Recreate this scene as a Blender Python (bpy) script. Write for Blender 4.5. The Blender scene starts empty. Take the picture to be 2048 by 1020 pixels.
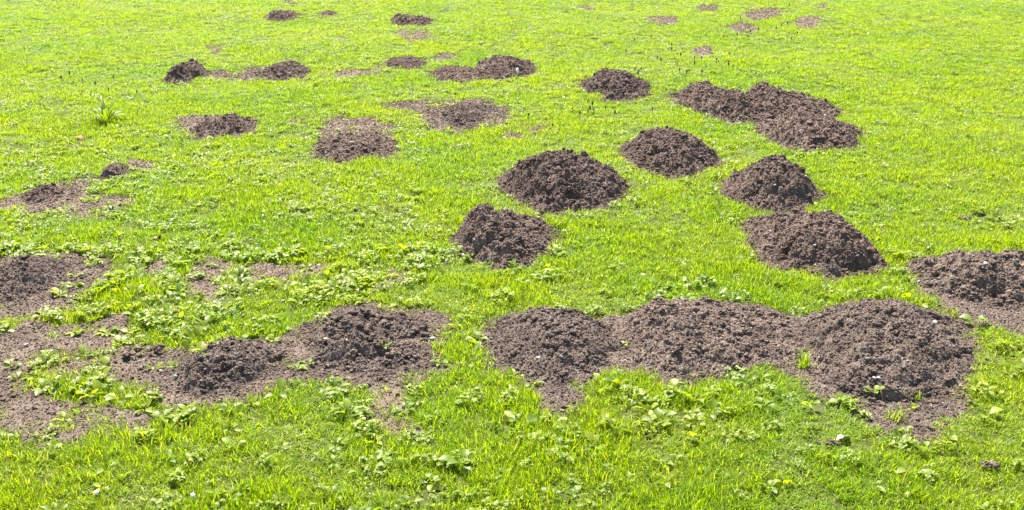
import bpy, math, random
import numpy as np
from mathutils import Vector

random.seed(7)
RNG = np.random.default_rng(11)
R = math.radians
scene = bpy.context.scene
COL = scene.collection

# ------------------------------------------------------------------ camera
F2 = 2400.0                      # focal length in pixels of the 2048 px wide photograph
YH = -300.0                      # row of the horizon, above the frame
CAM_H = 1.6
PITCH = math.atan((510 - YH) / F2)
cam_data = bpy.data.cameras.new("camera")
cam_data.sensor_width = 36.0
cam_data.lens = 36.0 * F2 / 2048.0
cam_data.clip_start = 0.05
cam_data.clip_end = 2000.0
cam = bpy.data.objects.new("camera", cam_data)
cam.location = (0, 0, CAM_H)
cam.rotation_euler = (math.pi / 2 - PITCH, 0, 0)
COL.objects.link(cam)
scene.camera = cam

# ------------------------------------------------------------------ light
SUN_ELEV, SUN_AZ = 59.0, -18.0     # azimuth measured from straight ahead (+Y), negative = to the left
world = bpy.data.worlds.new("World")
scene.world = world
world.use_nodes = True
wn = world.node_tree
bg = wn.nodes["Background"]
sky = wn.nodes.new("ShaderNodeTexSky")
sky.sky_type = 'NISHITA'
sky.sun_disc = False
sky.sun_elevation = R(SUN_ELEV)
sky.sun_rotation = R(SUN_AZ)
wn.links.new(sky.outputs[0], bg.inputs[0])
bg.inputs[1].default_value = 0.08
sun_data = bpy.data.lights.new("sun", 'SUN')
sun_data.energy = 5.0
sun_data.angle = R(0.5)
sun_data.color = (1.0, 0.95, 0.88)
sun = bpy.data.objects.new("sun", sun_data)
sd = Vector((math.sin(R(SUN_AZ)) * math.cos(R(SUN_ELEV)), math.cos(R(SUN_AZ)) * math.cos(R(SUN_ELEV)), math.sin(R(SUN_ELEV))))
sun.rotation_euler = sd.to_track_quat('Z', 'Y').to_euler()
sun.location = sd * 30
COL.objects.link(sun)
scene.view_settings.view_transform = 'Standard'
scene.view_settings.look = 'None'
scene.view_settings.gamma = 1.0
scene.view_settings.exposure = 1.92
scene.cycles.max_bounces = 8
scene.cycles.diffuse_bounces = 4
scene.cycles.transmission_bounces = 6

# ------------------------------------------------------------------ helpers: projection
CP, SP = math.cos(PITCH), math.sin(PITCH)

def unproj(px, py, z=0.0):
    """ground point (at height z) seen at a pixel of the photograph"""
    u = (px - 1024) / F2
    v = (510 - py) / F2
    dy = CP + v * SP
    dz = -SP + v * CP
    t = (z - CAM_H) / dz
    return np.array([u * t, dy * t])

def proj(x, y, z):
    zz = z - CAM_H
    d = y * CP - zz * SP
    v = y * SP + zz * CP
    return 1024 + F2 * x / d, 510 - F2 * v / d

# ------------------------------------------------------------------ helpers: noise
def _hash(ix, iy, s):
    n = (ix.astype(np.int64) * 374761393 + iy.astype(np.int64) * 668265263 + s * 1442695041) & 0xffffffff
    n = ((n ^ (n >> 13)) * 1274126177) & 0xffffffff
    n = n ^ (n >> 16)
    return (n & 0xffffff) / float(0xffffff)

def vnoise(x, y, s=0):
    ix, iy = np.floor(x), np.floor(y)
    fx, fy = x - ix, y - iy
    fx = fx * fx * (3 - 2 * fx); fy = fy * fy * (3 - 2 * fy)
    a = _hash(ix, iy, s); b = _hash(ix + 1, iy, s); c = _hash(ix, iy + 1, s); d = _hash(ix + 1, iy + 1, s)
    return (a * (1 - fx) + b * fx) * (1 - fy) + (c * (1 - fx) + d * fx) * fy * 1.0

def fbm(x, y, s=0, o=4):
    v = 0; a = .5; t = 0
    for k in range(o):
        c, sn = math.cos(k * 1.1), math.sin(k * 1.1)
        v = v + a * vnoise((x * c - y * sn) * 2 ** k, (x * sn + y * c) * 2 ** k, s + k * 17); t += a; a *= .5
    return v / t

def bumps(x, y, s=0):
    """height of randomly placed half spheres on a unit lattice, 0..1"""
    ix, iy = np.floor(x), np.floor(y)
    best = np.zeros_like(x)
    for dx in (-1, 0, 1):
        for dy in (-1, 0, 1):
            cx, cy = ix + dx, iy + dy
            px = cx + _hash(cx, cy, s); py = cy + _hash(cx, cy, s + 5)
            r = .35 + .5 * _hash(cx, cy, s + 9)
            q = r * r - (x - px) ** 2 - (y - py) ** 2
            best = np.maximum(best, np.sqrt(np.maximum(q, 0)))
    return best

def gz(x, y):
    """gentle unevenness of the lawn"""
    return .006 * np.sin(x * 1.7 + .6 * y) + .006 * np.sin(y * 2.3 - x * .8 + 1.0) + .004 * np.sin(x * 4.1 + 2.) * np.sin(y * 3.3)

# ------------------------------------------------------------------ helpers: objects
def tag(o, label=None, cat=None, group=None, kind=None):
    if label: o["label"] = label
    if cat: o["category"] = cat
    if group: o["group"] = group
    if kind: o["kind"] = kind
    return o

def mesh_np(name, V, faces, mat, attrs=None, smooth=False):
    """faces: list of (n,k) arrays"""
    me = bpy.data.meshes.new(name)
    V = np.asarray(V, dtype=np.float32)
    me.vertices.add(len(V)); me.vertices.foreach_set("co", V.ravel())
    tot = sum(f.size for f in faces); nf = sum(len(f) for f in faces)
    me.loops.add(tot); me.polygons.add(nf)
    me.loops.foreach_set("vertex_index", np.concatenate([f.ravel() for f in faces]).astype(np.int32))
    ls, st = [], 0
    for f in faces:
        ls.append(st + np.arange(len(f)) * f.shape[1]); st += f.size
    me.polygons.foreach_set("loop_start", np.concatenate(ls).astype(np.int32))
    if smooth: me.polygons.foreach_set("use_smooth", np.ones(nf, dtype=bool))
    for k, a in (attrs or {}).items():
        at = me.attributes.new(k, 'FLOAT', 'POINT'); at.data.foreach_set("value", np.asarray(a, dtype=np.float32))
    me.update(calc_edges=True)
    if mat: me.materials.append(mat)
    return me

def link(name, me, parent=None, loc=(0, 0, 0), rot=(0, 0, 0)):
    o = bpy.data.objects.new(name, me); COL.objects.link(o)
    o.location = loc; o.rotation_euler = rot
    if parent: o.parent = parent
    return o

# ------------------------------------------------------------------ materials
def nodes(name):
    m = bpy.data.materials.new(name); m.use_nodes = True
    nt = m.node_tree; nt.nodes.clear()
    out = nt.nodes.new("ShaderNodeOutputMaterial")
    return m, nt, out

def ramp(nt, fac, stops):
    r = nt.nodes.new("ShaderNodeValToRGB")
    while len(r.color_ramp.elements) < len(stops): r.color_ramp.elements.new(.5)
    for e, (p, c) in zip(r.color_ramp.elements, stops):
        e.position = p; e.color = (*c, 1)
    nt.links.new(fac, r.inputs[0]); return r.outputs[0]

def noise(nt, scale, detail=3, rough=.55):
    g = nt.nodes.new("ShaderNodeNewGeometry")
    n = nt.nodes.new("ShaderNodeTexNoise"); n.inputs["Scale"].default_value = scale
    n.inputs["Detail"].default_value = detail; n.inputs["Roughness"].default_value = rough
    nt.links.new(g.outputs["Position"], n.inputs["Vector"]); return n.outputs["Fac"]

def mix(nt, a, b, fac, mode='MIX'):
    m = nt.nodes.new("ShaderNodeMix"); m.data_type = 'RGBA'; m.blend_type = mode
    for s, v in ((m.inputs[0], fac), (m.inputs[6], a), (m.inputs[7], b)):
        if isinstance(v, (int, float)): s.default_value = v
        elif isinstance(v, tuple): s.default_value = (*v, 1)
        else: nt.links.new(v, s)
    return m.outputs[2]

def attr(nt, name):
    a = nt.nodes.new("ShaderNodeAttribute"); a.attribute_name = name; return a.outputs["Fac"]

def soil_mat(name, dark, mid, light, speck):
    m, nt, out = nodes(name)
    p = nt.nodes.new("ShaderNodeBsdfPrincipled"); p.inputs["Roughness"].default_value = .95
    p.inputs["Specular IOR Level"].default_value = .15
    base = ramp(nt, noise(nt, 9, 5, .7), [(.3, dark), (.5, mid), (.72, light)])
    fine = ramp(nt, noise(nt, 260, 3, .7), [(.3, (.55, .55, .55)), (.7, (1.4, 1.38, 1.35))])
    c = mix(nt, base, fine, .8, 'MULTIPLY')
    t = ramp(nt, attr(nt, "tint"), [(0, (.66, .64, .64)), (.5, (1, 1, 1)), (.93, (1.3, 1.28, 1.25)), (.985, speck), (1, speck)])
    c = mix(nt, c, t, 1.0, 'MULTIPLY')
    oi = nt.nodes.new("ShaderNodeObjectInfo")
    c = mix(nt, c, ramp(nt, oi.outputs["Random"], [(0, (.86, .85, .84)), (1, (1.16, 1.13, 1.08))]), 1.0, 'MULTIPLY')
    nt.links.new(c, p.inputs["Base Color"])
    b = nt.nodes.new("ShaderNodeBump"); b.inputs["Strength"].default_value = .6; b.inputs["Distance"].default_value = .003
    nt.links.new(noise(nt, 420, 3, .7), b.inputs["Height"]); nt.links.new(b.outputs[0], p.inputs["Normal"])
    nt.links.new(p.outputs[0], out.inputs[0]); return m

M_SOIL = soil_mat("moist_soil", (.088, .063, .049), (.126, .092, .074), (.168, .129, .106), (3.2, 3.3, 3.4))
M_LOOSE = soil_mat("drying_soil", (.090, .068, .054), (.130, .100, .081), (.180, .142, .117), (2.6, 2.7, 2.8))
M_DRY = soil_mat("dry_soil", (.088, .066, .049), (.132, .102, .078), (.190, .152, .120), (2.4, 2.4, 2.4))

def leaf_mat(name, c0, c1, c2, tr, rough, spec, trans=.45):
    m, nt, out = nodes(name)
    big = noise(nt, .9, 4, .6)
    col = ramp(nt, attr(nt, "tint"), [(0, c0), (.5, c1), (.94, c2), (1, (.36, .31, .12))])
    shift = ramp(nt, big, [(.34, (.82, .93, .95)), (.5, (1, 1, 1)), (.68, (1.16, 1.06, .9))])
    col = mix(nt, col, shift, 1.0, 'MULTIPLY')
    p = nt.nodes.new("ShaderNodeBsdfPrincipled"); p.inputs["Roughness"].default_value = rough
    p.inputs["Specular IOR Level"].default_value = spec
    nt.links.new(col, p.inputs["Base Color"])
    t = nt.nodes.new("ShaderNodeBsdfTranslucent")
    nt.links.new(mix(nt, col, tr, 1.0, 'MULTIPLY'), t.inputs[0])
    ms = nt.nodes.new("ShaderNodeMixShader"); ms.inputs[0].default_value = trans
    nt.links.new(p.outputs[0], ms.inputs[1]); nt.links.new(t.outputs[0], ms.inputs[2])
    nt.links.new(ms.outputs[0], out.inputs[0]); return m

M_GRASS = leaf_mat("grass_blade", (.088, .155, .004), (.168, .252, .004), (.28, .335, .010), (1.85, 1.85, .35), .50, .30, .51)
M_LEAF = leaf_mat("weed_leaf", (.085, .145, .010), (.16, .225, .012), (.25, .295, .025), (1.8, 1.75, .4), .46, .34, .45)

def plain_mat(name, a, b, scale=60, rough=.7, spec=.3, bump=.3):
    m, nt, out = nodes(name)
    p = nt.nodes.new("ShaderNodeBsdfPrincipled"); p.inputs["Roughness"].default_value = rough
    p.inputs["Specular IOR Level"].default_value = spec
    n = noise(nt, scale, 4, .6)
    nt.links.new(ramp(nt, n, [(.3, a), (.7, b)]), p.inputs["Base Color"])
    bp = nt.nodes.new("ShaderNodeBump"); bp.inputs["Strength"].default_value = bump; bp.inputs["Distance"].default_value = .003
    nt.links.new(n, bp.inputs["Height"]); nt.links.new(bp.outputs[0], p.inputs["Normal"])
    nt.links.new(p.outputs[0], out.inputs[0]); return m

M_GROUND = plain_mat("lawn_floor", (.03, .038, .010), (.075, .085, .022), 35, .95, .1, .8)
M_STONE = plain_mat("pale_stone", (.20, .17, .145), (.33, .30, .265), 180, .7, .3)
M_STONE_TAN = plain_mat("tan_stone", (.26, .18, .11), (.40, .30, .20), 180, .7, .3)
M_STONE_GREY = plain_mat("grey_stone", (.10, .10, .09), (.20, .195, .18), 180, .7, .3)
M_PETAL = plain_mat("white_petal", (.75, .76, .66), (.85, .85, .80), 120, .6, .3)
M_PURPLE = plain_mat("purple_floret", (.035, .015, .05), (.10, .05, .13), 500, .7, .3)
M_DEAD = plain_mat("dead_leaf", (.16, .055, .025), (.34, .15, .08), 160, .7, .3)
M_STRAW = plain_mat("dry_straw", (.42, .33, .20), (.60, .52, .36), 160, .7, .3)

# ------------------------------------------------------------------ soil shapes: outlines as seen in the photograph, laid on the ground
def chaikin(P, n=2):
    for _ in range(n):
        Q = np.roll(P, -1, axis=0)
        P = np.stack([P * .75 + Q * .25, P * .25 + Q * .75], 1).reshape(-1, 2)
    return P

def sdist(P, X, Y):
    """signed distance to a polygon, positive inside"""
    X = np.asarray(X, float); Y = np.asarray(Y, float)
    d2 = np.full(X.shape, 1e9); ins = np.zeros(X.shape, bool)
    n = len(P)
    for i in range(n):
        x0, y0 = P[i]; x1, y1 = P[(i + 1) % n]
        ex, ey = x1 - x0, y1 - y0
        L = ex * ex + ey * ey + 1e-12
        t = np.clip(((X - x0) * ex + (Y - y0) * ey) / L, 0, 1)
        d2 = np.minimum(d2, (X - x0 - t * ex) ** 2 + (Y - y0 - t * ey) ** 2)
        c = (y0 > Y) != (y1 > Y)
        with np.errstate(divide='ignore', invalid='ignore'):
            xi = ex * (Y - y0) / (ey if ey != 0 else 1e-12) + x0
        ins ^= c & (X < xi)
    d = np.sqrt(d2)
    return np.where(ins, d, -d)

def rounded(P, X, Y, d, Rm):
    """distance field eased towards a rounded dome, so that no roof ridges form"""
    cx, cy = P[:, 0].mean(), P[:, 1].mean()
    sx, sy = np.ptp(P[:, 0]) / 2, np.ptp(P[:, 1]) / 2
    q = 1 - np.sqrt(((X - cx) / sx) ** 2 + ((Y - cy) / sy) ** 2)
    return np.where(d > 0, np.minimum(d * 1.6, .45 * d + .55 * np.maximum(q, 0) * Rm), d)

def base_poly(px, hg=.026):
    px = np.array(px, float); y0, y1 = px[:, 1].min(), px[:, 1].max()
    return chaikin(np.array([unproj(x, y, hg * (y - y0) / (y1 - y0)) for x, y in px]))

def dome(d, Rm, H):
    t = np.clip(d / Rm, 0, 1)
    return H * (.35 * (1 - (1 - t) ** 1.7) + .65 * np.sin(np.minimum(t * 1.25, 1) * math.pi / 2) ** 1.7) * np.where(d > 0, 1, 0)

class Soil:
    def __init__(self, px, H=0, peaks=(), rough=1.0, sparse=0.0):
        self.px, self.H, self.rough, self.sparse = px, H, rough, sparse
        self.P = base_poly(px)
        self.m_u, self.m_v = np.array([-9., 9.]), np.array([1., 1.])
        if H > .03: self.fit(px)
        P = self.P
        self.bb = (P[:, 0].min() - .06, P[:, 0].max() + .06, P[:, 1].min() - .06, P[:, 1].max() + .06)
        X, Y = np.meshgrid(np.linspace(self.bb[0], self.bb[1], 60), np.linspace(self.bb[2], self.bb[3], 60))
        d = sdist(P, X, Y); self.Rm = d.max()
        k = d.argmax(); self.c = (X.ravel()[k], Y.ravel()[k])
        self.area = (d > 0).mean() * (self.bb[1] - self.bb[0]) * (self.bb[3] - self.bb[2])
        self.seed = int(abs(P[0, 0] * 977 + P[0, 1] * 331)) % 1000
        self.pits = []

    def fit(self, px):
        """front edge from the outline, rounded back edge; heights eased so that the crest follows the outline"""
        A = np.array(px, float); n = len(A)
        il, ir = A[:, 0].argmin(), A[:, 0].argmax()
        c1 = A[np.arange(il, il + (ir - il) % n + 1) % n]; c2 = A[np.arange(ir, ir + (il - ir) % n + 1) % n]
        up, lowc = (c1, c2) if c1[:, 1].mean() < c2[:, 1].mean() else (c2, c1)
        up = up[up[:, 0].argsort()]; lowc = lowc[lowc[:, 0].argsort()[::-1]]
        bot = lowc[:, 1].max(); mid = min(A[il, 1], A[ir, 1])
        front = np.array([unproj(x, y, .026 * np.clip((y - mid) / (bot - mid + 1e-6), 0, 1)) for x, y in lowc])
        R_, L_ = front[0], front[-1]
        a_ = abs(R_[0] - L_[0]) / 2
        th = np.linspace(0, math.pi, 15)[1:-1]
        def base(b):
            bx = (L_[0] + R_[0]) / 2 - a_ * np.cos(th); f = (1 - np.cos(th)) / 2
            by = L_[1] * (1 - f) + R_[1] * f + b * np.sin(th) ** .8
            return chaikin(np.concatenate([np.stack([bx, by], -1), front]))
        top = up[:, 1].min()
        def field(P, H):
            X, Y = np.meshgrid(np.linspace(P[:, 0].min(), P[:, 0].max(), 60), np.linspace(P[:, 1].min(), P[:, 1].max(), 60))
            d = sdist(P, X, Y); h = dome(rounded(P, X, Y, d, d.max()), d.max() * .9, H)
            return X[d > 0], Y[d > 0], h[d > 0]
        lo, hi = .15 * a_, 1.5 * a_
        for _ in range(9):
            b = (lo + hi) / 2; P = base(b); X, Y, h = field(P, self.H)
            if proj(X, Y, h)[1].min() < top: hi = b
            else: lo = b
        b = max(b, .45 * a_); self.P = P = base(b)
        X, Y, h = field(P, self.H)
        nb = 14; e = np.linspace(A[:, 0].min(), A[:, 0].max(), nb + 1); cs = (e[:-1] + e[1:]) / 2
        want = np.interp(cs, up[:, 0], up[:, 1]); m = np.ones(nb)
        for _ in range(6):
            hh = h * np.interp(proj(X, Y, h)[0], cs, m); qx, qy = proj(X, Y, hh)
            for k in range(nb):
                sel = (qx >= e[k]) & (qx < e[k + 1])
                if not sel.any(): continue
                j = np.flatnonzero(sel)[qy[sel].argmin()]
                dh = (qy[j] - want[k]) * math.hypot(Y[j], CAM_H) / F2
                m[k] = np.clip(m[k] * (1 + .8 * dh / max(hh[j], .02)), .4, 2.2)
            mm = np.pad(m, 1, 'edge'); m = .2 * mm[:-2] + .6 * m + .2 * mm[2:]
        self.m_u, self.m_v = (cs - 1024) / F2, m

    def dist(self, X, Y):
        d = sdist(self.P, X, Y)
        w = min(.05, self.Rm * .35) if self.H else min(.09, self.Rm * .6)
        if not self.H: d = d + .016
        return d + w * (fbm(X * 22, Y * 22, self.seed, 3) - .5) + .3 * w * (vnoise(X * 90, Y * 90, self.seed + 3) - .5)

    def height(self, X, Y, d=None):
        if d is None: d = self.dist(X, Y)
        s = self.seed
        H = self.H
        if H:
            h = dome(rounded(self.P, X, Y, np.maximum(d, 0), self.Rm), self.Rm * .9, H)
            e = np.clip(d / .06, 0, 1)
            L = min(1.0, H / .1)
            h = h * np.interp(X / (Y * CP + CAM_H * SP), self.m_u, self.m_v) * (.86 + .42 * (fbm(X * 8, Y * 8, s + 1, 3) - .35))
            r = self.rough
            h += e * L * r * (.044 * (fbm(X * 16, Y * 16, s + 2, 4) - .5) + .030 * (bumps(X * 24, Y * 24, s + 4) - .4)
                      + .010 * (bumps(X * 60, Y * 60, s + 6) - .4))
            h += (.004 + .003 * e) * (bumps(X * 130, Y * 130, s + 8) - .3)
            for (px_, py_, pr, pd) in self.pits:
                h -= pd * np.exp(-(((X - px_) / pr) ** 2 + ((Y - py_) / (pr * .7)) ** 2) ** 2)
        else:
            e = np.clip(d / .03, 0, 1)
            h = .003 + e * (.016 * (fbm(X * 9, Y * 9, s + 1, 5) - .35) + .005 * (bumps(X * 60, Y * 60, s + 4) - .35)) \
                + .004 * (bumps(X * 150, Y * 150, s + 6) - .3)
        h = np.where(d < 0, np.minimum(h, .002) + np.maximum(d, -.03) * .8, h)
        return h

_ico = None
def ico(sub):
    import bmesh
    bm = bmesh.new(); bmesh.ops.create_icosphere(bm, subdivisions=sub, radius=1)
    V = np.array([v.co[:] for v in bm.verts]); Fc = np.array([[v.index for v in f.verts] for f in bm.faces]); bm.free()
    return V, Fc
ICO1, ICO2, ICO3 = ico(1), ico(2), ico(3)

def crumb_geo(X, Y, Z, rad, rng, lump=.28):
    """many irregular little lumps merged to one array set"""
    Vs, Fs, Ts = [], [], []
    off = 0
    g = rad > .0052                 # bigger ones are aggregates of small crumbs
    if g.any():
        k = 9; m = int(g.sum())
        v = rng.normal(size=(m, k, 3)); v /= np.linalg.norm(v, axis=-1, keepdims=True)
        v[..., 2] = np.abs(v[..., 2]) * .8 - .1
        rb = rad[g][:, None]; q = rb * rng.uniform(.58, .95, (m, k))
        rs = rb * rng.uniform(.2, .48, (m, k))
        X = np.r_[X, (X[g][:, None] + v[..., 0] * q).ravel()]; Y = np.r_[Y, (Y[g][:, None] + v[..., 1] * q).ravel()]
        Z = np.r_[Z, (Z[g][:, None] + v[..., 2] * q).ravel()]
        rad = np.r_[np.where(g, rad * .78, rad), rs.ravel()]
    for big in (False, True):
        sel = (rad > .0046) == big
        n = int(sel.sum())
        if not n: continue
        V0, F0 = ICO2 if big else ICO1
        V = np.repeat(V0[None], n, 0)
        V = V * (1 + lump * rng.normal(size=(n, len(V0), 1)).clip(-1.6, 1.6) * (1.0 if not big else .75))
        V *= rng.uniform(.65, 1.2, size=(n, 1, 3))
        a = rng.uniform(0, 6.28, n); c, s = np.cos(a)[:, None], np.sin(a)[:, None]
        x, y = V[..., 0] * c - V[..., 1] * s, V[..., 0] * s + V[..., 1] * c
        V = np.stack([x, y, V[..., 2] * .85], -1) * rad[sel][:, None, None]
        V += np.stack([X[sel], Y[sel], Z[sel]], -1)[:, None, :]
        Fc = F0[None] + (np.arange(n) * len(V0))[:, None, None] + off
        Vs.append(V.reshape(-1, 3)); Fs.append(Fc.reshape(-1, 3)); off += n * len(V0)
        Ts.append(np.repeat(rng.uniform(0, .8 if big else 1, n), len(V0)))
    return np.concatenate(Vs), np.concatenate(Fs), np.concatenate(Ts)

def build_soil(S, name, mat, dens=1.0):
    rng = np.random.default_rng(S.seed + 5)
    cy = S.c[1]
    res = float(np.clip(cy / 1500, .0028, .008))
    if S.area > .5: res *= 1.3
    nx = int((S.bb[1] - S.bb[0]) / res); ny = int((S.bb[3] - S.bb[2]) / res)
    xs = np.linspace(S.bb[0], S.bb[1], nx); ys = np.linspace(S.bb[2], S.bb[3], ny)
    X, Y = np.meshgrid(xs, ys)
    d = S.dist(X, Y); H = S.height(X, Y, d)
    keep = d > -.03
    idx = -np.ones(X.shape, int)
    q = keep[:-1, :-1] & keep[1:, :-1] & keep[:-1, 1:] & keep[1:, 1:]
    used = np.zeros_like(keep)
    used[:-1, :-1] |= q; used[1:, :-1] |= q; used[:-1, 1:] |= q; used[1:, 1:] |= q
    idx[used] = np.arange(used.sum())
    ox, oy = S.c
    oz = float(gz(np.array(ox), np.array(oy)))
    Z = H + gz(X, Y)
    jx = rng.normal(0, res * .22, X.shape); jy = rng.normal(0, res * .22, X.shape)
    V = np.stack([X + jx, Y + jy, Z], -1)[used]
    Q = np.stack([idx[:-1, :-1][q], idx[:-1, 1:][q], idx[1:, 1:][q], idx[1:, :-1][q]], -1)
    T = np.full(len(V), .45)
    # crumbs
    rmin = max(.0016, cy / 2700.0)
    n = int(dens * S.area / (math.pi * (rmin * 1.35) ** 2) * (.75 if S.H else (.75 if mat is M_LOOSE else .5)))
    n = min(n, 26000)
    cx = rng.uniform(S.bb[0], S.bb[1], n * 3); cyy = rng.uniform(S.bb[2], S.bb[3], n * 3)
    dd = S.dist(cx, cyy)
    ok = (dd > 0) | ((dd > -.05) & (rng.random(len(dd)) < .22))
    cx, cyy, dd = cx[ok][:n], cyy[ok][:n], dd[ok][:n]
    rad = rmin * (1 - rng.random(len(cx)) * .985) ** (-1 / 3.0)
    rmax = (.017 if S.H > .07 else .013) if S.H else .0065
    rad = np.minimum(rad, rmax * rng.uniform(.5, 1, len(rad)))
    if not S.H:
        m = int(S.area * (1500 if mat is M_LOOSE else 600)); ax = rng.uniform(S.bb[0], S.bb[1], m); ay = rng.uniform(S.bb[2], S.bb[3], m)
        ad = S.dist(ax, ay); g = (ad > .01) & (fbm(ax * 7, ay * 7, S.seed + 40, 3) > .5)
        ar = rng.uniform(.005, .010, g.sum())
        cx, cyy, dd, rad = np.r_[cx, ax[g]], np.r_[cyy, ay[g]], np.r_[dd, ad[g]], np.r_[rad, ar]
    if S.H:                                   # bigger crumbs gather in clumps on the upper part
        m = int(S.area * 5200 * S.rough)
        ax = rng.uniform(S.bb[0], S.bb[1], m); ay = rng.uniform(S.bb[2], S.bb[3], m); ad = S.dist(ax, ay)
        g = (ad > .12 * S.Rm) & (fbm(ax * 13, ay * 13, S.seed + 40, 3) * (.75 + .5 * ad / S.Rm) > .54)
        ar = np.minimum(.0045 * (1 - rng.random(g.sum()) * .96) ** (-1 / 1.9), .0175 if S.rough > 1 else .014)
        cx, cyy, dd, rad = np.r_[cx, ax[g]], np.r_[cyy, ay[g]], np.r_[dd, ad[g]], np.r_[rad, ar]
    for (qx, qy, qr, qd) in S.pits:           # loose crumbs line every pit
        m = int(260 * (qr / .03) ** 1.2)
        ax = rng.normal(qx, qr * .8, m); ay = rng.normal(qy, qr * .6, m); ad = S.dist(ax, ay); g = ad > 0
        cx, cyy, dd, rad = np.r_[cx, ax[g]], np.r_[cyy, ay[g]], np.r_[dd, ad[g]], np.r_[rad, rng.uniform(.0022, .0068, g.sum())]
    cz = np.where(dd > 0, S.height(cx, cyy, dd), 0.001) + gz(cx, cyy) + rad * .25
    Vc, Fc, Tc = crumb_geo(cx, cyy, cz, rad, rng)
    V = np.concatenate([V, Vc]); T = np.concatenate([T, Tc])
    V = V - np.array([ox, oy, oz])
    me = mesh_np(name, V, [Q, Fc + int(used.sum())], mat, {"tint": T})
    o = link(name, me, loc=(ox, oy, oz))
    # the biggest lumps lying on a mound are parts of their own
    if S.H > .045:
        k = int(3 + 12 * S.area / .2); k = min(k, 12)
        m = 0
        while m < k:
            ax, ay = rng.uniform(S.bb[0], S.bb[1]), rng.uniform(S.bb[2], S.bb[3])
            da = float(S.dist(np.array([ax]), np.array([ay]))[0])
            if da < .02: continue
            m += 1
            r = rng.uniform(.009, .017) * (1 if S.H > .08 else .8)
            az = float(S.height(np.array([ax]), np.array([ay]))[0]) + float(gz(np.array(ax), np.array(ay)))
            nn = 26
            v = rng.normal(size=(nn, 3)); v /= np.linalg.norm(v, axis=-1, keepdims=True)
            v *= rng.uniform(.75, 1.15, 3) * r * rng.uniform(.6, .95, (nn, 1)); v[0] = 0
            rr = r * rng.uniform(.16, .42, nn); rr[0] = r * .8
            V1, F1, T1 = crumb_geo(v[:, 0], v[:, 1], v[:, 2], rr, rng)
            cm = mesh_np("clod", V1, [F1], mat, {"tint": T1 * .6})
            link("clod", cm, o, (ax - ox, ay - oy, az - oz + r * .1), (0, 0, rng.uniform(0, 6)))
    return o

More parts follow.
